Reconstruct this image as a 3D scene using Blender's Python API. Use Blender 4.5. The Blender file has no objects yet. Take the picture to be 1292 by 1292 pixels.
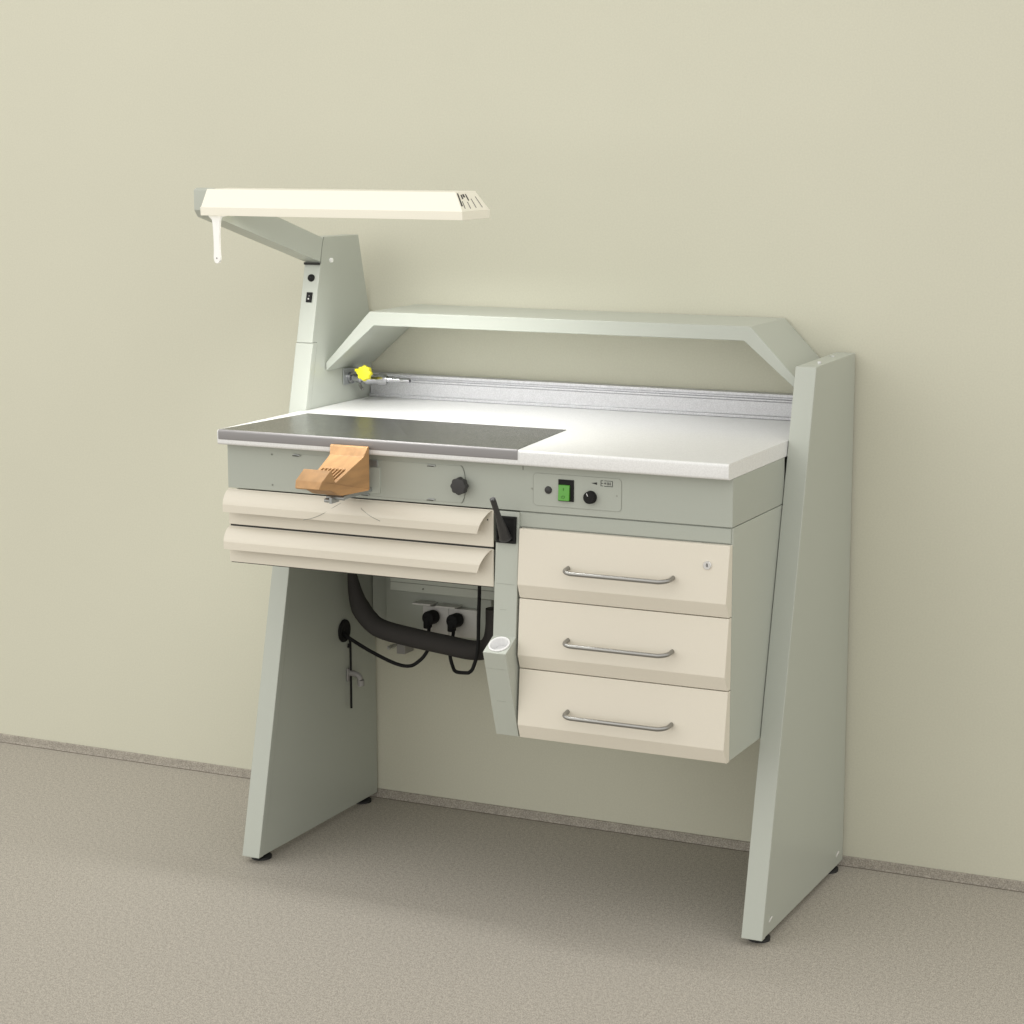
import bpy, bmesh, math, random
from mathutils import Vector, Matrix
random.seed(4)
S = bpy.context.scene
C = S.collection
PI = math.pi

# ------------------------------------------------------------------ materials
def mat(name, col, rough=0.5, metal=0.0, spec=0.5, grain=0.0, gscale=400.0, bump=0.0, bscale=300.0, coat=0.0, speck=None, emit=None, estr=0.0, smudge=0.0, stretch=None, rvar=0.0):
    m = bpy.data.materials.new(name); m.use_nodes = True
    nt = m.node_tree; b = nt.nodes['Principled BSDF']
    b.inputs['Base Color'].default_value = (*col, 1)
    b.inputs['Roughness'].default_value = rough
    b.inputs['Metallic'].default_value = metal
    b.inputs['Specular IOR Level'].default_value = spec
    b.inputs['Coat Weight'].default_value = coat
    if emit:
        b.inputs['Emission Color'].default_value = (*emit, 1); b.inputs['Emission Strength'].default_value = estr
    tc = nt.nodes.new('ShaderNodeTexCoord')
    vec = tc.outputs['Object']
    if stretch:
        mp = nt.nodes.new('ShaderNodeMapping'); mp.inputs['Scale'].default_value = stretch
        nt.links.new(vec, mp.inputs['Vector']); vec = mp.outputs['Vector']
    def noise(sc, det=2):
        n = nt.nodes.new('ShaderNodeTexNoise'); n.inputs['Scale'].default_value = sc; n.inputs['Detail'].default_value = det
        nt.links.new(vec, n.inputs['Vector']); return n.outputs['Fac']
    cur = None
    def mixmul(facout, lo, hi, cur, p0=0.3, p1=0.7):
        r = nt.nodes.new('ShaderNodeMapRange'); r.inputs['From Min'].default_value = p0; r.inputs['From Max'].default_value = p1
        r.inputs['To Min'].default_value = lo; r.inputs['To Max'].default_value = hi
        nt.links.new(facout, r.inputs['Value'])
        v = nt.nodes.new('ShaderNodeVectorMath'); v.operation = 'SCALE'
        if cur is None: v.inputs[0].default_value = col
        else: nt.links.new(cur, v.inputs[0])
        nt.links.new(r.outputs['Result'], v.inputs['Scale']); return v.outputs['Vector']
    if grain: cur = mixmul(noise(gscale, 3), 1 - grain, 1 + grain, cur)
    if smudge: cur = mixmul(noise(2.3, 5), 1 - smudge, 1 + smudge, cur)
    if speck:
        cur = mixmul(noise(speck[0], 1), 1 - speck[1], 1 + speck[1], cur, 0.38, 0.62)
        cur = mixmul(noise(speck[0] * 0.31, 2), 1 - speck[1] * .4, 1 + speck[1] * .4, cur, 0.35, 0.65)
    if cur is not None: nt.links.new(cur, b.inputs['Base Color'])
    if rvar:
        r = nt.nodes.new('ShaderNodeMapRange'); r.inputs['From Min'].default_value = .3; r.inputs['From Max'].default_value = .7
        r.inputs['To Min'].default_value = rough - rvar; r.inputs['To Max'].default_value = rough + rvar
        nt.links.new(noise(6, 6), r.inputs['Value']); nt.links.new(r.outputs['Result'], b.inputs['Roughness'])
    if bump:
        bp = nt.nodes.new('ShaderNodeBump'); bp.inputs['Strength'].default_value = bump; bp.inputs['Distance'].default_value = 0.001
        nt.links.new(noise(bscale, 3), bp.inputs['Height']); nt.links.new(bp.outputs['Normal'], b.inputs['Normal'])
    return m

M = dict(
    wall=mat('wall_plaster', (.603, .593, .484), .85, grain=.03, gscale=260, smudge=.012, bump=.12, bscale=220),
    floor=mat('speckled_vinyl_floor', (.392, .362, .315), .7, speck=(400, .27), bump=.1, bscale=300),
    skirt=mat('skirting_vinyl', (.345, .315, .268), .7, speck=(340, .22)),
    joint=mat('floor_joint', (.16, .14, .11), .8),
    panel=mat('grey_green_powder_coat', (.438, .462, .410), .32, grain=.012, gscale=500, bump=.05, bscale=900, smudge=.01),
    cream=mat('cream_lacquer', (.695, .65, .555), .38, grain=.01, gscale=400, smudge=.01),
    white=mat('white_laminate', (.755, .757, .755), .22, speck=(330, .035), bump=.10, bscale=450),
    steel=mat('brushed_steel_plate', (.155, .155, .145), .22, metal=.85, speck=(230, .42), grain=.1, gscale=420, bump=.45, bscale=420, rvar=0.0),
    alu=mat('anodised_aluminium', (.56, .56, .58), .42, metal=.55, speck=(330, .07), grain=.05, gscale=500),
    chrome=mat('satin_steel', (.33, .325, .31), .33, metal=1),
    zinc=mat('grey_zinc', (.40, .42, .42), .4, metal=.7),
    black=mat('black_plastic', (.010, .010, .010), .7, spec=.25, grain=.1),
    dark=mat('charcoal_plastic', (.035, .034, .034), .55, grain=.08),
    hose=mat('charcoal_hose_rubber', (.043, .040, .038), .8, spec=.2, smudge=.05),
    seam=mat('dark_gap', (.03, .03, .028), .8),
    line=mat('thin_seam', (.20, .21, .18), .7),
    wood=mat('beech_wood', (.40, .222, .092), .5, grain=.16, gscale=60, stretch=(1, .15, 1), bump=.08, bscale=180),
    woodslot=mat('dark_slot', (.10, .045, .015), .8),
    yellow=mat('yellow_plastic', (.80, .73, .015), .4, emit=None),
    green=mat('green_rocker_plastic', (.075, .32, .02), .35, coat=.3),
    handle=mat('white_handle_plastic', (.92, .92, .90), .35),
    cup=mat('white_cup_plastic', (.85, .85, .85), .3),
    socket=mat('socket_plastic', (.62, .61, .58), .4),
    tapmetal=mat('polished_chrome', (.46, .46, .48), .2, metal=1),
    foot=mat('black_rubber', (.01, .01, .01), .6),
    plastic=mat('pale_grey_plastic', (.30, .29, .28), .45),
    tube=mat('lamp_tube', (.9, .9, .9), .4, emit=(1, .98, .9), estr=2),
    lock=mat('lock_steel', (.75, .75, .75), .3, metal=.8),
    fascia=mat('grey_green_fascia', (.395, .418, .370), .4, grain=.012, gscale=500),
    ink=mat('black_ink', (.02, .02, .02), .6),
    mark=mat('engraved_mark', (.05, .2, .02), .6),
    paint=mat('white_mark', (.8, .8, .8), .5),
    ghost=mat('faint_print', (.30, .31, .27), .5),
)

# ------------------------------------------------------------------ helpers
WL = {}
def wl(o): return WL.get(o.name, Vector((0, 0, 0)))
def thing(name, label, cat, loc=(0, 0, 0), group=None):
    o = bpy.data.objects.new(name, None); C.objects.link(o); o.location = loc; o.empty_display_size = .05
    o['label'] = label; o['category'] = cat
    if group: o['group'] = group
    WL[o.name] = Vector(loc); return o
def finish(bm, smooth=None):
    bmesh.ops.remove_doubles(bm, verts=bm.verts, dist=1e-6)
    bmesh.ops.recalc_face_normals(bm, faces=bm.faces)
    if smooth:
        for f in bm.faces: f.smooth = True
        for e in bm.edges:
            if len(e.link_faces) == 2 and e.calc_face_angle(0) > math.radians(smooth): e.smooth = False
def obj(name, bm, m, parent=None, bev=0.0, smooth=None, seg=2, label=None, doubles=True):
    if doubles: finish(bm, smooth)
    if bev:
        for e in bm.edges:
            if len(e.link_faces) == 2 and math.radians(4) < e.calc_face_angle(0) < math.radians(15): e.smooth = False
    me = bpy.data.meshes.new(name)
    off = wl(parent) if parent else Vector((0, 0, 0))
    if off.length: bmesh.ops.translate(bm, vec=-off, verts=bm.verts)
    bm.to_mesh(me); bm.free()
    o = bpy.data.objects.new(name, me); C.objects.link(o); me.materials.append(m)
    if parent: o.parent = parent
    WL[o.name] = off.copy()
    if label: o['label'] = label
    if bev:
        b = o.modifiers.new('bevel', 'BEVEL'); b.width = bev; b.segments = seg; b.limit_method = 'ANGLE'; b.angle_limit = math.radians(15); b.harden_normals = False
        for p in me.polygons: p.use_smooth = True
        w = o.modifiers.new('wn', 'WEIGHTED_NORMAL'); w.keep_sharp = True
    return o
def B(): return bmesh.new()
def box(bm, x0, x1, y0, y1, z0, z1):
    v = [bm.verts.new((x, y, z)) for x in (x0, x1) for y in (y0, y1) for z in (z0, z1)]
    for f in ((0, 1, 3, 2), (4, 6, 7, 5), (0, 4, 5, 1), (2, 3, 7, 6), (0, 2, 6, 4), (1, 5, 7, 3)): bm.faces.new([v[i] for i in f])
    return bm
def prism_x(bm, prof, x0, x1):
    """profile [(y,z)] extruded along x; x0/x1 number or list"""
    n = len(prof)
    X0 = x0 if isinstance(x0, (list, tuple)) else [x0] * n
    X1 = x1 if isinstance(x1, (list, tuple)) else [x1] * n
    a = [bm.verts.new((X0[i], prof[i][0], prof[i][1])) for i in range(n)]
    b = [bm.verts.new((X1[i], prof[i][0], prof[i][1])) for i in range(n)]
    bm.faces.new(a); bm.faces.new(b[::-1])
    for i in range(n): bm.faces.new([a[i], a[(i + 1) % n], b[(i + 1) % n], b[i]])
    return bm
def prism_y(bm, prof, y0, y1):
    n = len(prof)
    a = [bm.verts.new((p[0], y0, p[1])) for p in prof]; b = [bm.verts.new((p[0], y1, p[1])) for p in prof]
    bm.faces.new(a); bm.faces.new(b[::-1])
    for i in range(n): bm.faces.new([a[i], a[(i + 1) % n], b[(i + 1) % n], b[i]])
    return bm
def prism_z(bm, prof, z0, z1):
    n = len(prof)
    a = [bm.verts.new((p[0], p[1], z0)) for p in prof]; b = [bm.verts.new((p[0], p[1], z1)) for p in prof]
    bm.faces.new(a); bm.faces.new(b[::-1])
    for i in range(n): bm.faces.new([a[i], a[(i + 1) % n], b[(i + 1) % n], b[i]])
    return bm
def cyl(bm, p0, p1, r0, r1=None, n=24, ends=True):
    r1 = r0 if r1 is None else r1
    p0 = Vector(p0); p1 = Vector(p1); d = (p1 - p0).normalized()
    u = d.orthogonal().normalized(); w = d.cross(u)
    A = [bm.verts.new(p0 + r0 * (math.cos(2 * PI * i / n) * u + math.sin(2 * PI * i / n) * w)) for i in range(n)]
    Bv = [bm.verts.new(p1 + r1 * (math.cos(2 * PI * i / n) * u + math.sin(2 * PI * i / n) * w)) for i in range(n)]
    for i in range(n): bm.faces.new([A[i], A[(i + 1) % n], Bv[(i + 1) % n], Bv[i]])
    if ends: bm.faces.new(A[::-1]); bm.faces.new(Bv)
    return bm
def catmull(pts, k=8):
    P = [Vector(p) for p in pts]; P = [2 * P[0] - P[1]] + P + [2 * P[-1] - P[-2]]; out = []
    for i in range(1, len(P) - 2):
        for j in range(k):
            t = j / k; a, b, c, d = P[i - 1:i + 3]
            out.append(.5 * ((2 * b) + (c - a) * t + (2 * a - 5 * b + 4 * c - d) * t * t + (3 * b - a - 3 * c + d) * t ** 3))
    out.append(P[-2]); return out
def tube(bm, pts, r, n=14, k=8, smooth=True):
    P = catmull(pts, k) if smooth else [Vector(p) for p in pts]
    R = r if callable(r) else (lambda t: r)
    d = (P[1] - P[0]).normalized(); u = d.orthogonal().normalized(); prev = None
    for i, p in enumerate(P):
        dd = (P[min(i + 1, len(P) - 1)] - P[max(i - 1, 0)]).normalized()
        u = (u - dd * u.dot(dd)).normalized(); w = dd.cross(u); rr = R(i / (len(P) - 1))
        ring = [bm.verts.new(p + rr * (math.cos(2 * PI * j / n) * u + math.sin(2 * PI * j / n) * w)) for j in range(n)]
        if prev:
            for j in range(n): bm.faces.new([prev[j], prev[(j + 1) % n], ring[(j + 1) % n], ring[j]])
        else: bm.faces.new(ring[::-1])
        prev = ring
    bm.faces.new(prev); return bm
def lathe(bm, prof, o, ax, n=32):
    """prof [(r,h)] around axis ax through o"""
    o = Vector(o); d = Vector(ax).normalized(); u = d.orthogonal().normalized(); w = d.cross(u); prev = None
    for r, h in prof:
        ring = [bm.verts.new(o + d * h + max(r, 1e-5) * (math.cos(2 * PI * j / n) * u + math.sin(2 * PI * j / n) * w)) for j in range(n)]
        if prev:
            for j in range(n): bm.faces.new([prev[j], prev[(j + 1) % n], ring[(j + 1) % n], ring[j]])
        prev = ring
    return bm
def rrect(x0, x1, z0, z1, r, n=6):
    out = []
    for cx, cz, a in ((x1 - r, z1 - r, 0), (x0 + r, z1 - r, 90), (x0 + r, z0 + r, 180), (x1 - r, z0 + r, 270)):
        for i in range(n + 1):
            t = math.radians(a + 90 * i / n); out.append((cx + r * math.cos(t), cz + r * math.sin(t)))
    return out
def apply_bool(o, cutters):
    for c in cutters:
        m = o.modifiers.new('cut', 'BOOLEAN'); m.object = c; m.operation = 'DIFFERENCE'; m.solver = 'EXACT'
    bpy.context.view_layer.update()
    dg = bpy.context.evaluated_depsgraph_get()
    me = bpy.data.meshes.new_from_object(o.evaluated_get(dg))
    o.modifiers.clear(); o.data = me
    for c in cutters: bpy.data.objects.remove(c, do_unlink=True)

# ------------------------------------------------------------------ measured frame (metres)
T = .0438; X1 = 1.2; Db = .5463; hb = .0146; SL = .243      # side panel front edge: y = -(Db - SL*(z-hb))
def yf(z): return -(Db - SL * (z - hb))
XL = .0353; XR = 1.1562; ZW = .9734; ZWb = .9428; YW = -.655
YF = -.629; ZF = .8482
G = .010

# ------------------------------------------------------------------ setting
bm = B(); box(bm, -6, 7, 0, .15, -.05, 3.4); o = obj('wall', bm, M['wall']); o['kind'] = 'structure'
bm = B(); box(bm, -6, 7, -8, .0, -.08, 0); o = obj('floor', bm, M['floor']); o['kind'] = 'structure'
bm = B(); prism_x(bm, [(-.0005, .0215), (-.004, .0215), (-.0052, .0205), (-.0062, .006), (-.0075, .0005), (-.0005, .0005)], -6, 7)
o = obj('skirting', bm, M['skirt']); o['kind'] = 'structure'
bm = B(); prism_x(bm, [(-.0076, .0), (-.0076, .0012), (-.0095, .0008), (-.0095, .0)], -6, 7)
o = obj('skirting_joint', bm, M['joint']); o['kind'] = 'structure'

# ------------------------------------------------------------------ workbench
W = thing('workbench', 'grey-green laboratory workbench with white top, cream drawers and slanted side panels against the wall', 'workbench', (0, 0, 0))

def side_panel(x0, x1, label, tb=.0035, core=None):
    top = 1.1182
    bm = B(); e = .0016
    # front cover: a folded channel along the slanted front edge
    d = .021
    core = core or [(yf(hb) + d, hb), (-G, hb), (-G, top + tb), (yf(top) + d, top + .0005)]
    prism_x(bm, core, x0 + e, x1 - e)
    p = obj('side_panel', bm, M['panel'], W, bev=.0014, label=label)
    bm = B(); prism_x(bm, [(yf(hb), hb - .0005), (yf(hb) + d - .0012, hb - .0005), (yf(top) + d - .0012, top), (yf(top), top)], x0, x1)
    obj('front_cover', bm, M['panel'], p, bev=.0018)
    for yy in (-.05, -.50):
        f = B(); cyl(f, ((x0 + x1) / 2, yy, .0), ((x0 + x1) / 2, yy, .0065), .0225, .0225, 32)
        cyl(f, ((x0 + x1) / 2, yy, .0065), ((x0 + x1) / 2, yy, .011), .0225, .015, 32)
        cyl(f, ((x0 + x1) / 2, yy, .011), ((x0 + x1) / 2, yy, hb), .006, .006, 12)
        obj('foot', f, M['foot'], p, smooth=40)
    return p
pl = side_panel(0, T, 'left side panel with tall lamp mast above it', .0, [(yf(hb) + .021, hb), (-G, hb), (-G, 1.135), (-.065, 1.3475), (-.221, 1.3495), (-.2285, 1.338), (yf(1.287), 1.287), (yf(1.1188), 1.1188), (yf(1.1188) + .021, 1.1188)])
pr = side_panel(X1 - T, X1, 'right side panel with flat top')
# end screws on the right panel
for (yy, zz) in ((-.495, .042), (-.052, .040)):
    bm = B(); cyl(bm, (X1 - .002, yy - .006, zz - .004), (X1 + .0002, yy + .006, zz + .005), .0016, .0016, 10)
    obj('screw', bm, M['socket'], pr)
for yy in (-.09, -.21):
    bm = B(); cyl(bm, (X1 - T / 2 + (.006 if yy < -.1 else -.004), yy, 1.1175), (X1 - T / 2 + (.006 if yy < -.1 else -.004), yy, 1.1228), .0045, .0045, 16)
    obj('screw', bm, M['lock'], pr)
# mast above the left panel
mast = pl
bm = B(); box(bm, .002, T - .002, yf(1.287) - .0035, -.2, 1.2885, 1.2935); obj('pivot_gap', bm, M['seam'], mast)
bm = B(); tube(bm, [(T - .0008, -.2215, 1.3485), (T - .0008, -.2265, 1.340), (T - .0008, -.2335, 1.315), (T - .0008, -.2375, 1.291)], .0011, 6, 6); obj('pivot_seam', bm, M['line'], mast)
bm = B(); cyl(bm, (T - .003, -.192, 1.2965), (T + .003, -.192, 1.2965), .0055, .005, 16); obj('pivot_bolt', bm, M['handle'], mast, smooth=40)
# button and rocker on the mast's front edge
def on_mast(z, dx, out=0.0):
    n = Vector((0, -1, SL)).normalized(); return Vector((T / 2 + dx, yf(z), z)) + n * out, n
p, n = on_mast(1.2596, .001, 0)
bm = B(); lathe(bm, [(.0002, .005), (.006, .0048), (.0078, .0035), (.0082, .001), (.0088, -.002)], p, n, 28); obj('push_button', bm, M['black'], mast, smooth=50)
up = Vector((0, SL, 1)).normalized()
def slab(bm, c, n, up, w, h, d):
    r = up.cross(n).normalized(); c = Vector(c)
    vs = [bm.verts.new(c + r * a * w / 2 + up * b * h / 2 + n * e) for a in (-1, 1) for b in (-1, 1) for e in (-.002, d)]
    for f in ((0, 1, 3, 2), (4, 6, 7, 5), (0, 4, 5, 1), (2, 3, 7, 6), (0, 2, 6, 4), (1, 5, 7, 3)): bm.faces.new([vs[i] for i in f])
    return bm
p, n = on_mast(1.2175, .001, 0)
bm = slab(B(), p, n, up, .0145, .0225, .0022); rs = obj('rocker_switch', bm, M['black'], mast, bev=.0006)
bm = slab(B(), p + n * .002 + up * .003, n, up, .0022, .0022, .0006); obj('switch_mark', bm, M['plastic'], rs); bm = slab(B(), p + n * .002 - up * .0035 + Vector((-.001, 0, 0)), n, up, .0032, .0032, .0006); obj('switch_mark', bm, M['socket'], rs)

# worktop with rounded front nose
def nose(y0, zt, zb, r, yb):
    pr_ = [(yb, zt)]
    for i in range(9):
        a = math.radians(90 + 90 * i / 8); pr_.append((y0 + r + r * math.cos(a), zt - r + r * math.sin(a)))
    for i in range(7):
        a = math.radians(180 + 80 * i / 6); q = r * 1.0; pr_.append((y0 + q + q * math.cos(a), zb + q + q * math.sin(a)))
    pr_.append((yb, zb)); return pr_
pf = nose(YW, ZW, ZWb, .0055, -.0)
# the top has notches round the side panels: built as a centre slab; its ends stop at the panels
bm = B(); prism_x(bm, [(y if y < -.001 else -.012, z) for y, z in pf], T + .001, XR - .001)
wt = obj('worktop', bm, M['white'], W, smooth=25)
bm = B(); prism_x(bm, [(y if y < -.001 else yf(.95) - .002, z) for y, z in pf], XL, T + .001)
obj('worktop_end', bm, M['white'], wt, smooth=25)
# steel plate let into the top and folded over the nose
zs = ZW + .0012
bm = B()
fr = [(.0400, -.6512), (.7215, -.6512)]; bk = [(.0745, -.3575), (.694, -.3605)]
prism_z(bm, [fr[0], fr[1], bk[1], bk[0]], ZW - .002, zs)
st = obj('steel_plate', bm, M['steel'], W, bev=.0006)
prof = []
for i in range(9):
    a = math.radians(90 + 90 * i / 8); prof.append((YW + .0035 + .0050 * math.cos(a), zs - .0045 + .0045 * math.sin(a)))
prof += [(YW - .0015, .9575), (YW - .0008, .9545), (YW + .001, .9530), (YW + .004, .9535), (YW + .009, ZW - .006)]
bm = B(); prism_x(bm, prof, .0385, .7225)
obj('steel_nose', bm, mat('steel_edge', (.27, .262, .265), .5, metal=.2), st, smooth=30)

# rail at the back
bm = B(); prism_x(bm, [(-.002, ZW + .0005), (-.030, ZW + .0005), (-.030, ZW + .006), (-.024, ZW + .008), (-.024, 1.010), (-.028, 1.012), (-.028, 1.0155), (-.021, 1.017), (-.021, 1.0205), (-.026, 1.0215), (-.026, 1.0275), (-.021, 1.0285), (-.002, 1.0285)], T + .0015, XR - .0015)
obj('back_rail', bm, M['alu'], W, bev=.0005)

# folded shelf
out = [(T + .0005, 1.0705), (.1567, 1.1885), (1.0411, 1.1885), (XR - .0005, 1.0705)]
inn = [(XR - .0005, 1.0520), (1.0275, 1.1590), (.1670, 1.1580), (T + .0005, 1.0520)]
bm = B(); prism_y(bm, out + inn, -.2233, -.004)
obj('shelf', bm, M['panel'], W, bev=.0015)

# fascia
bm = B(); box(bm, .0421, XR - .001, YF, -.33, ZF + .0012, ZWb - .0006)
fa = obj('fascia', bm, M['fascia'], W, bev=.0012)
def yline(bm, pts, r=.0006):
    return tube(bm, [(x, YF - .0001, z) for x, z in pts], r, 6, 1, smooth=False)
bm = B(); yline(bm, [(.722, .9425), (.722, .931)], .0009); obj('joint_mark', bm, M['line'], fa)
# cover plate in the fascia with curved right end
bm = B()
arc = [(.586 + .010 * math.sin(math.radians(a)) , .893 + .037 * math.cos(math.radians(a))) for a in range(0, 181, 12)]
plate = [(.222, .930)] + arc + [(.222, .856)]
prism_y(bm, plate, YF - .0012, YF + .002)
cp = obj('cover_plate', bm, M['fascia'], fa, bev=.0005, label='cover plate round the wooden pin')
bm = B(); pts = [(.586, .9305)] + [(.5865 + .0105 * math.sin(math.radians(a)), .893 + .0375 * math.cos(math.radians(a))) for a in range(8, 181, 12)]
tube(bm, [(x, YF - .0006, z) for x, z in pts], .0006, 6, 1, smooth=False); obj('plate_edge', bm, M['line'], cp)
for (x, z) in ((.211, .9285), (.5225, .9275), (.521, .859), (.372, .8585)):
    bm = B(); cyl(bm, (x - .008, YF - .0008, z + .0006), (x + .008, YF - .0024, z - .0006), .0013, .0018, 8); c = obj('clip', bm, M['zinc'], fa, smooth=50)
    bm = B(); box(bm, x - .011, x + .004, YF - .0016, YF, z - .0032, z - .0018); obj('slot', bm, M['seam'], c)
for (x, z) in ((.1501, .9255), (.1504, .862), (.7412, .8955), (.9205, .8935)):
    bm = B(); cyl(bm, (x, YF - .0012, z), (x, YF + .001, z), .0018, .0018, 14); obj('rivet', bm, M['line'] if x < .5 else M['ghost'], fa)
# bright bracket plate right of the pin
bm = B(); box(bm, .372, .405, YF - .0045, YF - .0005, .862, .915); obj('pin_bracket', bm, M['panel'], fa, bev=.001)
bm = B(); box(bm, .378, .400, YF - .0040, YF - .0005, .9165, .930); obj('pin_bracket', bm, M['zinc'], fa, bev=.001)
# black star knob
bm = B(); kc = (.5915, 0, .8925); n = 84
ring0 = [(.0168 + .0010 * math.cos(8 * 2 * PI * i / n)) for i in range(n)]
prev = None
for s, y in ((.25, -.629), (.25, -.636), (.90, -.637), (1, -.640), (1, -.650), (.92, -.6535), (.45, -.6545), (.01, -.6545)):
    ring = [bm.verts.new((kc[0] + s * ring0[i] * math.cos(2 * PI * i / n), y, kc[2] + s * ring0[i] * math.sin(2 * PI * i / n))) for i in range(n)]
    if prev:
        for i in range(n): bm.faces.new([prev[i], prev[(i + 1) % n], ring[(i + 1) % n], ring[i]])
    prev = ring
obj('star_knob', bm, M['dark'], fa, smooth=50)

# control plate: button, green switch, dial, writing
bm = B()
plate = rrect(.7445, .9300, .8635, .9270, .008)
prism_y(bm, plate, YF - .0008, YF + .001); ctl = obj('control_panel', bm, M['fascia'], fa)
bm = B(); tube(bm, [(x, YF - .0008, z) for x, z in plate + plate[:1]], .00035, 5, 1, smooth=False); obj('panel_edge', bm, M['ghost'], ctl)
bm = B(); lathe(bm, [(.0002, .004), (.006, .0038), (.0074, .0025), (.0078, -.001)], (.7768, YF, .8952), (0, -1, 0), 28); obj('push_button', bm, M['dark'], ctl, smooth=50)
bm = B(); box(bm, .7985, .8310, YF - .003, YF, .8755, .9180); sw = obj('power_switch', bm, M['black'], ctl, bev=.0008)
bm = B(); prism_x(bm, [(YF - .002, .9080), (YF - .0055, .9075), (YF - .0085, .8775), (YF - .002, .8775)], .8000, .8235)
obj('green_rocker', bm, M['green'], sw, bev=.0008)
bm = B(); box(bm, .8105, .8117, YF - .0070, YF - .0060, .8970, .9020); tube(bm, [(.811 + .0028 * math.cos(a * PI / 8), YF - .0083, .8845 + .0028 * math.sin(a * PI / 8)) for a in range(17)], .0004, 5, 1, smooth=False)
obj('switch_mark', bm, M['mark'], sw)
bm = B(); lathe(bm, [(.0002, .0125), (.0105, .0122), (.0118, .011), (.0128, .001), (.0128, -.001)], (.8665, YF, .8875), (0, -1, 0), 36); dl = obj('dial', bm, M['black'], ctl, smooth=40)
bm = B(); c = Vector((.8665, YF - .0128, .8875)); dv = Vector((-.42, 0, .9)); tube(bm, [c + dv * .0035, c + dv * .0095], .0007, 6, 1, smooth=False); obj('pointer', bm, M['paint'], dl)
bm = B(); prism_y(bm, [(.8672, .9152), (.8795, .9120 + .0003), (.8795, .9172)], YF - .0012, YF - .0004)
y0, y1 = YF - .0012, YF - .0004
def ib(x0, x1, z0, z1): box(bm, x0, x1, y0, y1, z0, z1)
ex, ez = .8870, .9105; h = .0112; s = .0011
ib(ex, ex + s, ez, ez + h); 
for q in (0, .5, 1): ib(ex + s, ex + .0052, ez + q * (h - s), ez + q * (h - s) + s)
ib(ex + .0072, ex + .0112, ez + h / 2 - s / 2, ez + h / 2 + s / 2); ib(ex + .0087, ex + .0097, ez + .0035, ez + .0080)
fx0, fx1 = ex + .0130, ex + .0250
ib(ex + .0072, fx1, ez + h - s * .8, ez + h); ib(ex + .0072, fx1, ez - .0003, ez + s * .7)
ib(fx1 - s, fx1, ez + s, ez + h - s)
for k in range(3): ib(fx0 + .0032 * k, fx0 + .0032 * k + .0009, ez + .0025, ez + .0085)
ib(fx0 + .0015, fx0 + .0080, ez + .0048, ez + .0057)
obj('printed_symbols', bm, M['ink'], ctl)

# drawer cabinet on the right
bm = B(); box(bm, .7130, XR - .001, -.624, -.05, .3970, ZF)
cab = obj('drawer_cabinet', bm, M['panel'], W, bev=.001)
bm = B(); box(bm, .7140, XR - .0045, -.6268, -.6235, .8185, ZF - .0012); obj('top_strip', bm, M['fascia'], cab, bev=.0008)
bm = B(); box(bm, .716, XR - .004, -.6255, -.6235, .398, .8165); obj('shadow_gap', bm, M['seam'], cab)
Z = [.8173, .6777, .5362, .3944]
def handle(x0, x1, yb, z, par, r=.0043):
    out = .032; rr = .018; pts = [(x0, yb + .002, z + .002)]
    for i in range(7):
        a = math.radians(90 * i / 6); pts.append((x0 + rr - rr * math.cos(a), yb - out + rr - rr * math.sin(a), z - .003 * (i / 6)))
    for i in range(7):
        a = math.radians(90 * i / 6); pts.append((x1 - rr + rr * math.sin(a), yb - out + rr - rr * math.cos(a), z - .003 * (1 - i / 6)))
    pts.append((x1, yb + .002, z + .002))
    return obj('handle', tube(B(), pts, r, 16, 1, smooth=False), M['chrome'], par, smooth=60)
for i in range(3):
    zt_, zb_ = Z[i] - .0006, Z[i + 1] + .0010
    zc = Z[i + 1] + .0290
    x0, x1 = .7192, XR - .001
    bm = B()
    prism_x(bm, [(-.6262, zt_), (-.6405, zt_), (-.6500, zc), (-.6395, zb_), (-.6262, zb_)], x0, [x1, x1, x1 - .0035, x1 - .0005, x1])
    d = obj('drawer', bm, M['cream'], cab, bev=.0009, label=('top drawer with a lock', 'middle drawer', 'bottom drawer')[i])
    hz = (.7465, .6035, .4600)[i]
    handle(.8265, 1.0440, -.6445, hz, d)
    if i == 0:
        bm = B(); lathe(bm, [(.0002, .0035), (.0030, .0035), (.0032, .0042), (.0072, .0042), (.0082, .003), (.0084, -.001)], (1.1120, -.6430, .7775), (0, -1, 0), 32)
        lk = obj('lock', bm, M['lock'], d, smooth=40)
        bm = B(); box(bm, 1.1112, 1.1128, -.6478, -.6465, .7745, .7815); obj('keyhole', bm, M['dark'], lk)

GR = ([(.2374, -.6532, .7990), (.2601, -.6533, .8049), (.2848, -.6535, .8158), (.3080, -.6488, .8305), (.3202, -.6435, .8381)], [(.3612, -.6345, .8445), (.3700, -.6478, .8322), (.3772, -.6502, .8276), (.3946, -.6532, .8183), (.4161, -.6535, .8103)])
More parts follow.
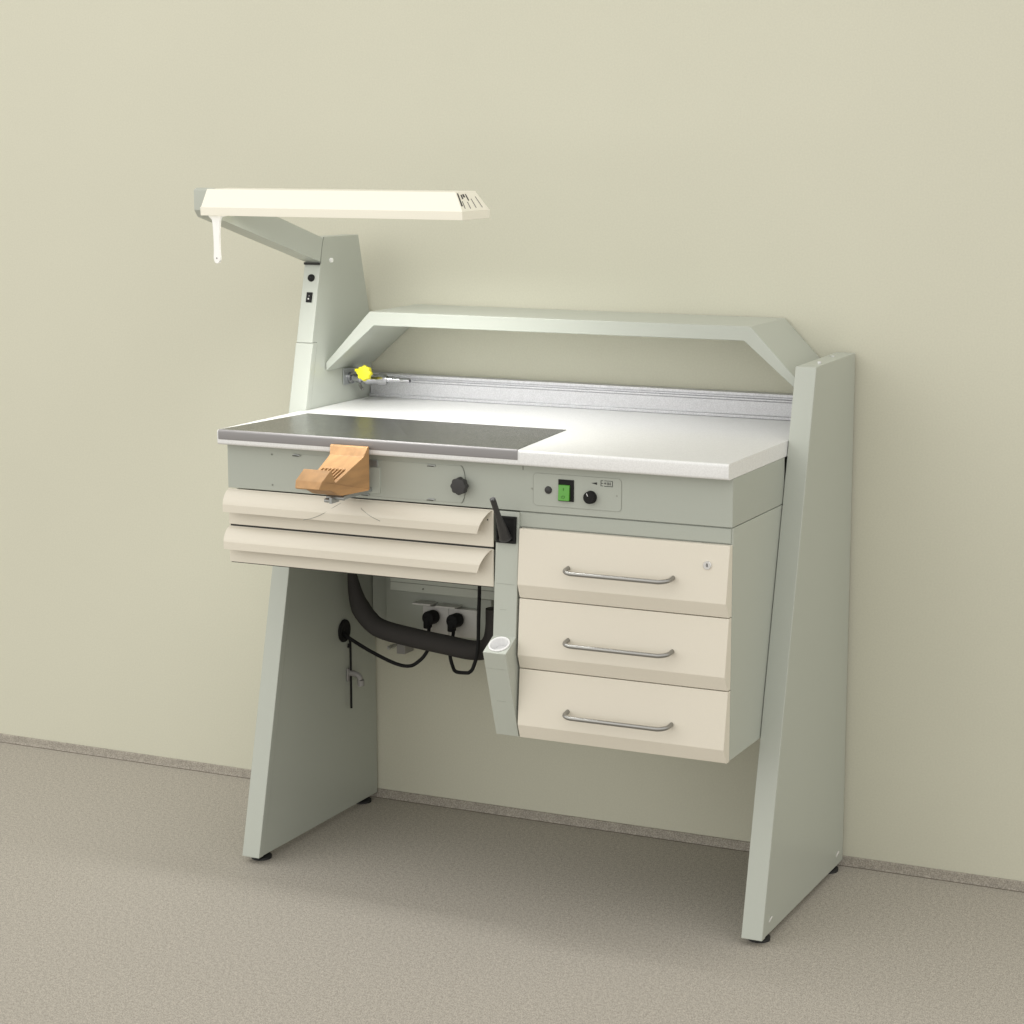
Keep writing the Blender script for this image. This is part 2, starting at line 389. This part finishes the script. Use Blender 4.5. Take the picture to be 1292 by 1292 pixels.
# two flat pencil drawers
for i in range(2):
    zt_ = ZF - .0010 - i * .0785; zb_ = zt_ - .0762 + (.0016 if i == 0 else 0)
    bm = B(); box(bm, .0450, .6560, YF + .002, -.18, zb_ + .010, zt_ - .004)
    body = obj('flat_drawer', bm, M['panel'], W, bev=.001, label=('upper flat drawer with curled pull', 'lower flat drawer with curled pull')[i])
    bm = B(); box(bm, .0425, .6580, YF - .0010, YF + .0015, zb_, zt_)
    fr_ = obj('front', bm, M['cream'], body, bev=.0008)
    z0 = zt_
    outer = [(YF - .0008, z0 - .0008), (YF - .0085, z0 - .0040), (YF - .0150, z0 - .0095), (YF - .0195, z0 - .0160), (YF - .0230, z0 - .0235), (YF - .0245, z0 - .0300), (YF - .0240, z0 - .0460)]
    P = catmull([(0, a, b) for a, b in outer[:6]], 4); P = [(p.y, p.z) for p in P] + [outer[6]]
    inner = [(a + .0022, b - .0022) for a, b in P[::-1]]; inner[0] = (outer[6][0] + .0022, outer[6][1])
    ring = P + inner
    def xr(y, z):
        u = min(1, max(0, (z0 - z) / .046)); return .6580 - .0255 * (u ** .62)
    bm = B(); n = len(P); XA = .0430
    oa = [bm.verts.new((XA, y, z)) for y, z in ring]; ob = [bm.verts.new((xr(y, z), y, z)) for y, z in ring]
    m = len(ring)
    for k in range(m): bm.faces.new([oa[k], oa[(k + 1) % m], ob[(k + 1) % m], ob[k]])
    for k in range(n - 1):
        bm.faces.new([oa[k], oa[k + 1], oa[m - 2 - k], oa[m - 1 - k]]); bm.faces.new([ob[k + 1], ob[k], ob[m - 1 - k], ob[m - 2 - k]])
    obj('curled_pull', bm, M['cream'], fr_, smooth=13)
    if i == 0:
        for pts in GR: obj('cut_line', tube(B(), pts, .0005, 6, 3), M['line'], fr_)
        bm = B(); box(bm, .6445, .6465, YF - .002, YF, zt_ - .022, zt_ - .019); obj('small_mark', bm, M['ink'], fr_)
    bm = B(); box(bm, .046, .655, YF + .0002, YF + .006, zb_ - (.0038 if i == 0 else .0015), zb_ - .0001); obj('shadow_gap', bm, M['seam'], body)

# slim upright column with lever and cup holder
cx0, cx1 = .6655, .7150
prof = [(-.6310, ZF - .0015), (-.6490, .5990), (-.6950, .5755), (-.6360, .3945), (-.45, .3945), (-.45, ZF - .0015)]
bm = B(); prism_x(bm, prof, cx0, cx1); col = obj('column', bm, M['panel'], W)
nrm = Vector((0, -(.5990 - .5755), .0460)).normalized(); cc = Vector(((cx0 + cx1) / 2, -.6715, .5878))
bm = cyl(B(), cc - nrm * .035, cc + nrm * .01, .0190, .0190, 48); finish(bm)
me = bpy.data.meshes.new('c'); bm.to_mesh(me); bm.free(); c = bpy.data.objects.new('c', me); C.objects.link(c)
apply_bool(col, [c])
mm = col.modifiers.new('bevel', 'BEVEL'); mm.width = .0008; mm.segments = 2; mm.limit_method = 'ANGLE'; mm.angle_limit = math.radians(35)
bm = B(); prism_x(bm, [(-.60, .39), (-.60, .846), (-.12, .846), (-.12, .60), (-.30, .39)], .6600, cx0 - .0005); obj('column_side', bm, M['panel'], col)
bm = B()
def _jm(z, a, b):
    bm = B()
    yy = -.6310 - (ZF - z) / (ZF - .599) * .018 if z > .599 else -.695 + (.5755 - z) / (.5755 - .3945) * .059
    box(bm, a, b, yy - .0004, yy + .002, z, z + .0005); obj('joint_mark', bm, M['ghost'], col)
for (z, a, b) in ((.7030, .6680, .7090), (.6520, .679, .693), (.4700, .679, .699), (.541, .668, .71)): _jm(z, a, b)
# recessed black lever housing
bm = B(); y = -.6390
box(bm, .6688, .6720, y - .002, y + .01, .785, .8375); box(bm, .7068, .7100, y - .002, y + .01, .785, .8375)
box(bm, .6720, .7068, y - .002, y + .01, .8345, .8375); box(bm, .6720, .7068, y - .002, y + .01, .785, .7905); box(bm, .6720, .7068, y + .0012, y + .006, .7905, .8345)
lh = obj('lever_housing', bm, M['black'], col)
a0 = Vector((.6890, -.6420, .7985)); a1 = Vector((.6885, -.6960, .8815))
bm = B(); tube(bm, [a0 + (a0 - a1) * .04, a0, a0.lerp(a1, .3), a0.lerp(a1, .6), a1], lambda t: .0105 if t < .12 else .0135 - .0077 * min(1, max(0, (t - .12) / .6)), 20, 6)
obj('lever', bm, M['dark'], lh, smooth=50)
bm = B(); cyl(bm, a1, a1 + (a1 - a0).normalized() * .0012, .0052, .0044, 20); obj('lever_tip', bm, M['dark'], lh, smooth=40)

# white cup seated in the sloping holder
cup = thing('cup', 'white plastic cup sunk in the small holder below the lever column', 'cup', tuple(cc))
bm = B(); lathe(bm, [(.0184, .0004), (.0192, .0024), (.0205, .0030), (.0216, .0024), (.0218, .0002), (.0184, .0002)], cc, nrm, 48)
obj('rim', bm, M['cup'], cup, smooth=60)
bm = B(); lathe(bm, [(.0186, .0010), (.0180, -.0100), (.0172, -.0180), (.0001, -.0190)], cc, nrm, 48); obj('inside', bm, mat('cup_inside', (.8, .8, .8), .35), cup, smooth=40)

# things under the top
bm = B(); box(bm, .1000, .6600, -.060, -.045, .425, .560); obj('back_panel', bm, M['panel'], W, bev=.001)
bm = B(); box(bm, .1500, .6600, -.130, -.062, .5440, .700); duct = obj('cable_duct', bm, M['panel'], W, bev=.001)
bm = B(); box(bm, .1505, .6595, -.1312, -.130, .5635, .5645); obj('seam', bm, M['line'], duct)
bm = B(); cyl(bm, (.235, -.132, .5535), (.235, -.129, .5535), .0022, .0022, 12); obj('screw', bm, M['line'], duct)
bm = B(); box(bm, .0450, .1500, -.026, -.016, .405, .700); obj('rear_cheek', bm, M['panel'], W, bev=.001)
# socket block
sp = B(); box(sp, .2050, .3450, -.078, -.0605, .436, .503); so = obj('socket_block', sp, M['socket'], W, bev=.003)
bm = B(); box(bm, .1880, .2350, -.096, -.0605, .5065, .5110); obj('socket_flap', bm, M['socket'], so, bev=.001); bm = B(); box(bm, .2470, .2980, -.096, -.0605, .5050, .5095); obj('socket_flap', bm, M['socket'], so, bev=.001)
bm = B(); box(bm, .2730, .2738, -.0786, -.077, .438, .504); obj('seam', bm, M['line'], so)
bm = B(); box(bm, .3500, .3800, -.074, -.0605, .425, .530); obj('conduit', bm, M['fascia'], W, bev=.002)

# camera aid numbers (identical to the calibrated view)
CAM = Vector((2.5246, -4.4463, 1.5941)); YAW, PIT, ROL, FPX = .4463, -.1750, -.0020, 2768.19
fwd = Vector((-math.sin(YAW) * math.cos(PIT), math.cos(YAW) * math.cos(PIT), math.sin(PIT)))
rgt = Vector((math.cos(YAW), math.sin(YAW), 0)); upv = rgt.cross(fwd)
rg = math.cos(ROL) * rgt + math.sin(ROL) * upv; uv = -math.sin(ROL) * rgt + math.cos(ROL) * upv

# plugs with their cables
def plug(c, label, cable):
    t = thing('power_plug', label, 'plug', tuple(c), 'black power plugs under the worktop')
    c = Vector(c); bm = B(); lathe(bm, [(.0001, .024), (.013, .0238), (.0155, .0225), (.0163, .020), (.0165, .0), (.0150, -.004)], c, (-.15, -1, 0), 28)
    obj('plug_body', bm, M['black'], t, smooth=50)
    bm = B(); box(bm, c.x - .0150, c.x + .0000, c.y - .0240, c.y - .004, c.z - .0250, c.z + .004); obj('strain_relief', bm, M['black'], t, bev=.003)
    obj('cable', tube(B(), cable, .0042, 12, 8), M['black'], t, smooth=60)
p1 = (.2370, -.085, .4800); p2 = (.2990, -.085, .4785)
plug(p1, 'black plug in the left socket, its cable running to the round grommet', [(.2345, -.100, .466), (.2400, -.115, .448), (.2620, -.160, .4260), (.2590, -.168, .4120), (.2464, -.170, .3974), (.2217, -.170, .3815), (.1849, -.170, .3825), (.1232, -.170, .4031), (.0632, -.168, .4290), (.0460, -.164, .4380)])
plug(p2, 'black plug in the right socket, its cable looping up behind the column', [(.2965, -.100, .466), (.3000, -.110, .446), (.3190, -.160, .4300), (.3232, -.170, .4146), (.3291, -.170, .3934), (.3450, -.185, .3850), (.3850, -.215, .3930), (.4020, -.228, .4000), (.4130, -.232, .4140), (.4235, -.232, .4533), (.4263, -.232, .5250), (.4286, -.232, .5929), (.429, -.232, .680)])
# hose
hz = thing('suction_hose', 'thick charcoal hose sagging in a curve under the worktop in front of the sockets', 'hose', (.2, -.2, .5))
obj('hose_body', tube(B(), [(.086, -.200, .700), (.087, -.200, .640), (.0905, -.200, .584), (.105, -.200, .5244), (.131, -.200, .4882), (.166, -.200, .4680), (.2427, -.200, .4565), (.3289, -.200, .4480), (.390, -.200, .4425), (.425, -.200, .4480), (.4440, -.200, .468), (.4510, -.200, .500), (.4520, -.200, .5420)], lambda t: .0222 if t > .27 else max(.010, .0222 - (.27 - t) * .105), 28, 8), M['hose'], hz, smooth=60)
# grommet and thin lead on the left panel
gt = thing('cable_grommet', 'round black cable grommet inside the left panel, a thin lead hanging from it', 'grommet', (T, -.161, .444))
bm = B(); lathe(bm, [(.0001, .0015), (.014, .002), (.017, .0045), (.0235, .0045), (.0262, .003), (.0268, -.0)], (T, -.161, .4440), (1, 0, 0), 36); obj('ring', bm, M['black'], gt, smooth=40)
bm = B(); tube(bm, [(T + .004, -.150, .428), (T + .006, -.144, .415), (T + .006, -.1425, .390), (T + .006, -.1425, .340), (T + .006, -.1425, .2560)], .0027, 10, 6); obj('lead', bm, M['black'], gt, smooth=60)
bm = B(); cyl(bm, (T + .005, -.147, .402), (T + .005, -.147, .411), .0045, .003, 12); obj('knot', bm, M['black'], gt, smooth=60)
# pale elbow outlet
el = thing('pipe_elbow', 'pale grey plastic elbow outlet on the left panel below the grommet', 'pipe fitting', (T, -.14, .335))
bm = B(); box(bm, T, T + .004, -.153, -.134, .321, .352); obj('flange', bm, M['plastic'], el, bev=.001)
bm = B(); tube(bm, [(T, -.1430, .3400), (T + .016, -.1430, .3395), (T + .027, -.1430, .3355), (T + .032, -.1430, .326)], .0068, 16, 8); obj('bend', bm, M['plastic'], el, smooth=60)
bm = B(); cyl(bm, (T + .0322, -.143, .326), (T + .033, -.143, .3125), .0085, .0078, 20); obj('outlet', bm, M['plastic'], el, smooth=50)
# small fittings below the back panel
bm = B(); lathe(bm, [(.0001, .008), (.003, .008), (.0045, .006), (.0050, .0), (.0040, -.039)], (.0973, -.040, .3835), (0, -1, 0), 20); obj('bolt', bm, M['lock'], W, smooth=50)
bm = B(); box(bm, .1180, .1400, -.045, -.001, .372, .3950); obj('bracket', bm, M['plastic'], W, bev=.001)

# ------------------------------------------------------------------ gas tap
gy = -.120
g = thing('gas_tap', 'chrome gas tap with yellow knob and hose nozzle on the left panel under the shelf', 'gas tap', (T, gy, 1.02))
def gp(u): return (T + u, gy, 1.0265)
bm = B(); box(bm, T, T + .0025, gy - .028, gy + .028, 1.012, 1.050); obj('mounting_plate', bm, M['zinc'], g, bev=.001)
bm = B(); box(bm, T + .002, T + .060, gy - .015, gy + .012, 1.0485, 1.0497); obj('top_bracket', bm, M['zinc'], g)
bm = B(); lathe(bm, [(.0001, .002), (.013, .002), (.013, .009), (.008, .011), (.008, .020), (.0105, .021), (.0105, .032), (.0085, .034), (.0085, .040), (.0130, .043), (.0135, .056), (.0112, .060), (.0112, .078), (.0135, .080), (.0135, .094), (.0100, .096), (.0080, .100)], (T, gy, 1.0265), (1, 0, 0), 28)
obj('valve_body', bm, M['tapmetal'], g, smooth=40)
bm = B(); pr2 = [(.0070, .098), (.0070, .104)]
for k in range(5): pr2 += [(.0062, .105 + k * .006), (.0050, .110 + k * .006)]
pr2 += [(.0055, .136), (.0055, .157), (.0035, .1572), (.0034, .142)]
lathe(bm, pr2, (T, gy, 1.0265), (1, 0, 0), 24); nz = obj('hose_nozzle', bm, M['tapmetal'], g, smooth=40)
bm = B(); cyl(bm, (T + .1555, gy, 1.0265), (T + .1570, gy, 1.0265), .0040, .0040, 20); obj('bore', bm, M['black'], nz)
bm = B(); cyl(bm, (T + .056, gy, 1.027), (T + .059, gy - .035, 1.040), .006, .006, 18); obj('stem', bm, M['chrome'], g, smooth=50)
bm = B(); tube(bm, [(T + .030, gy - .004, 1.014), (T + .036, gy - .008, 1.006), (T + .042, gy - .010, 1.003)], .0035, 10, 6); obj('side_port', bm, M['chrome'], g, smooth=60)
kd = Vector((.15, -1, .22)).normalized(); kc = Vector((T + .0615, gy - .034, 1.0425)); u = kd.orthogonal().normalized(); w = kd.cross(u)
bm = B(); prev = None; n = 72
for s, h in ((.4, -.006), (.92, -.005), (1, -.002), (1, .009), (.9, .0125), (.35, .0135), (.01, .0135)):
    ring = []
    for i in range(n):
        a = 2 * PI * i / n; r = .0165 + .0014 * math.cos(8 * a); r *= s
        ring.append(bm.verts.new(kc + kd * h + r * (math.cos(a) * u + math.sin(a) * w)))
    if prev:
        for i in range(n): bm.faces.new([prev[i], prev[(i + 1) % n], ring[(i + 1) % n], ring[i]])
    prev = ring
kn = obj('tap_knob', bm, M['yellow'], g, smooth=50)
bm = B(); box(bm, kc.x - .0205, kc.x - .008, kc.y - .012, kc.y - .002, kc.z + .004, kc.z + .0105); obj('knob_pointer', bm, M['yellow'], kn, bev=.001)

# ------------------------------------------------------------------ wooden bench pin
bp = thing('bench_pin', 'orange-brown beech bench pin with slots clamped to the front edge of the worktop', 'bench pin', (.36, -.7, .87))
#        y      z      xl     xr
PR = [(-.6600, .9610, .3100, .3970), (-.6700, .9620, .3140, .4010), (-.6740, .9605, .3150, .4010), (-.6880, .9440, .3220, .4000),
      (-.8000, .9085, .3400, .4000), (-.8130, .9340, .3385, .3990), (-.8160, .9345, .3385, .3985), (-.8500, .9170, .3400, .3990),
      (-.8640, .9045, .3470, .4000), (-.8600, .9020, .3480, .4000), (-.8200, .8960, .3420, .4000), (-.7900, .8830, .3400, .4000), (-.7750, .8790, .3380, .4000), (-.6720, .8740, .3150, .4010), (-.6600, .8740, .3100, .3970)]
bm = B(); prism_x(bm, [(a, b) for a, b, _, _ in PR], [q[2] for q in PR], [q[3] for q in PR])
blk = obj('wooden_block', bm, M['wood'], bp)
cuts = []
NS = [.3385 + .0080 * k for k in range(7)]
for x in NS:
    bm = B(); prism_x(bm, [(-.7430, .935), (-.7955, .918), (-.7955, .897), (-.7430, .913)], x, x + .0050); finish(bm)
    me = bpy.data.meshes.new('c'); bmesh.ops.translate(bm, vec=-Vector((.36, -.7, .87)), verts=bm.verts); bm.to_mesh(me); bm.free()
    c = bpy.data.objects.new('c', me); C.objects.link(c); c.location = (.36, -.7, .87); cuts.append(c)
apply_bool(blk, cuts)
mm = blk.modifiers.new('bevel', 'BEVEL'); mm.width = .0010; mm.segments = 2; mm.limit_method = 'ANGLE'; mm.angle_limit = math.radians(20); mm.use_clamp_overlap = True
for x in NS:
    bm = B(); prism_x(bm, [(-.7435, .9145), (-.7950, .8985), (-.7950, .8972), (-.7435, .9132)], x + .0002, x + .0048)
    obj('slot_floor', bm, M['woodslot'], blk)
bm = B(); box(bm, .362, .388, -.745, -.634, .8655, .8735); cyl(bm, (.352, -.752, .8700), (.392, -.752, .8700), .0045, .0045, 16); box(bm, .366, .372, -.768, -.738, .8600, .8725); cyl(bm, (.352, -.7600, .8645), (.366, -.7600, .8645), .0042, .0042, 12)
obj('clamp', bm, M['zinc'], bp, bev=.0005)

# ------------------------------------------------------------------ lamp on its arm
lp = thing('work_lamp', 'long cream lamp head on a grey slanted arm, switched on above the worktop', 'lamp', (T / 2, -.2, 1.3))
arm = [(-.2225, 1.3470), (-.4125, 1.4010), (-.6560, 1.4685), (-.6660, 1.4640), (-.6660, 1.4230), (-.6540, 1.4090), (-.2380, 1.2950), (-.2335, 1.315)]
bm = B(); prism_x(bm, arm, .0005, T - .0005); ar = obj('arm', bm, M['panel'], lp, bev=.0012)
bm = B()
for z in (1.440, 1.4475): cyl(bm, (-.006, -.650, z), (.001, -.650, z), .003, .003, 10)
obj('end_screw', bm, M['lock'], ar)
# head: hollow tray, open below
yA, yB = -.7020, -.5850
x0, x1 = .0400, .6300
def ringz(z, a, b, c, d): return [(a, c, z), (b, c, z), (b, d, z), (a, d, z)]
R = [ringz(1.4145, x0, x1, yA, yB), ringz(1.4310, x0, x1, yA - .0012, yB + .001), ringz(1.4315, x0 + .0006, x1 - .001, yA + .001, yB - .0005), ringz(1.4665, x0 + .001, x1 - .0265, yA + .0240, yB - .0090)]
Ri = [ringz(1.4650, x0 + .004, x1 - .030, yA + .027, yB - .012), ringz(1.4315, x0 + .003, x1 - .004, yA + .003, yB - .003), ringz(1.4145, x0 + .002, x1 - .002, yA + .002, yB - .002)]
bm = B(); allr = [[bm.verts.new(p) for p in r] for r in R + Ri]
for a, b in zip(allr, allr[1:] + allr[:1]):
    if a is allr[3]: continue
    for i in range(4): bm.faces.new([a[i], a[(i + 1) % 4], b[(i + 1) % 4], b[i]])
bm.faces.new(allr[3]); bm.faces.new(allr[4][::-1])
hd = obj('lamp_head', bm, mat('cream_lamp_shell', (.86, .83, .72), .4, grain=.01), lp, bev=.0006)
bm = B()
for yy in (-.675, -.615): cyl(bm, (.055, yy, 1.440), (.595, yy, 1.440), .008, .008, 16)
obj('lamp_tube', bm, M['tube'], hd, smooth=50)
# vent slots on the sloping right end
bm = B()
def endpt(fy, fz, out=.0006):
    y = (yA + .001) + ((yB - .0005) - (yA + .001)) * fy; yt = (yA + .024) + ((yB - .009) - (yA + .024)) * fy
    x = (x1 - .001) + (-.0255) * fz; return Vector((x + out, y + (yt - y) * fz, 1.4315 + .035 * fz + out * .6))
for fy, a, b, w in ((.06, .25, .92, .05), (.20, .62, .84, .05), (.30, .70, .86, .07), (.42, .52, .86, .04), (.14, .12, .5, .015), (.34, .1, .45, .012), (.56, .12, .6, .012), (.80, .12, .7, .012)):
    bm = B(); q = [endpt(fy - w / 2, a), endpt(fy + w / 2, a), endpt(fy + w / 2, b), endpt(fy - w / 2, b)]
    v = [bm.verts.new(p) for p in q] + [bm.verts.new(p - Vector((.0012, 0, .0008))) for p in q]
    bm.faces.new(v[:4]); bm.faces.new(v[4:][::-1])
    for i in range(4): bm.faces.new([v[i], v[(i + 1) % 4], v[4 + (i + 1) % 4], v[4 + i]])
    obj('vent_slot', bm, M['dark'], hd)
# white hanging grip
bm = B()
hy = -.690; hw = [(1.4150, .0145), (1.4110, .0120), (1.4060, .0100), (1.3980, .0085), (1.3850, .0076), (1.3600, .0068), (1.3400, .0070), (1.3310, .0078), (1.3250, .0070), (1.3205, .0048), (1.3185, .0015)]
L = [(.0700 - w_ - (.004 if z > 1.408 else 0), z) for z, w_ in hw]; Rr = [(.0700 + w_ + (.016 if z > 1.4125 else 0.0), z) for z, w_ in hw]
prism_y(bm, L + Rr[::-1], hy - .003, hy + .003)
gr = obj('grip', bm, M['handle'], lp, bev=.0006)
bm = B(); cyl(bm, (.0700, hy - .0034, 1.3290), (.0700, hy - .002, 1.3290), .0017, .0017, 12); obj('grip_hole', bm, M['plastic'], gr)
for o_ in (): pass

# ------------------------------------------------------------------ lights
def area(name, loc, tgt, sx, sy, watt, col):
    l = bpy.data.lights.new(name, 'AREA'); l.shape = 'RECTANGLE'; l.size = sx; l.size_y = sy; l.energy = watt; l.color = col
    o = bpy.data.objects.new(name, l); C.objects.link(o); o.location = loc
    o.rotation_euler = (Vector(tgt) - Vector(loc)).to_track_quat('-Z', 'Y').to_euler(); return o
bl = area('bench_light', (.345, -.640, 1.432), (.345, -.40, .9), .50, .07, 3.9, (1, 1, .98)); bl.data.spread = math.radians(108)
area('room_light', (-2.4, -3.8, 2.2), (.3, -.1, .7), 4.2, 3.0, 29, (.99, 1, .94))
area('room_light_ceiling', (.3, -2.8, 3.4), (.4, -.6, .5), 4.0, 3.0, 5, (1, .99, .95))
w = bpy.data.worlds.new('World'); S.world = w; w.use_nodes = True
bg = w.node_tree.nodes['Background']; bg.inputs['Color'].default_value = (1, .980, .940, 1); bg.inputs['Strength'].default_value = 1.23

# ------------------------------------------------------------------ camera
cam = bpy.data.cameras.new('camera'); co = bpy.data.objects.new('camera', cam); C.objects.link(co)
cam.sensor_width = 36; cam.lens = FPX / 1292 * 36; cam.clip_end = 100; cam.clip_start = .05
m3 = Matrix((rg, uv, -fwd)).transposed(); co.matrix_world = Matrix.Translation(CAM) @ m3.to_4x4()
S.camera = co
S.render.engine = 'CYCLES'
S.view_settings.view_transform = 'Standard'; S.view_settings.look = 'None'; S.view_settings.exposure = 0; S.view_settings.gamma = 1
S.cycles.sample_clamp_indirect = 4
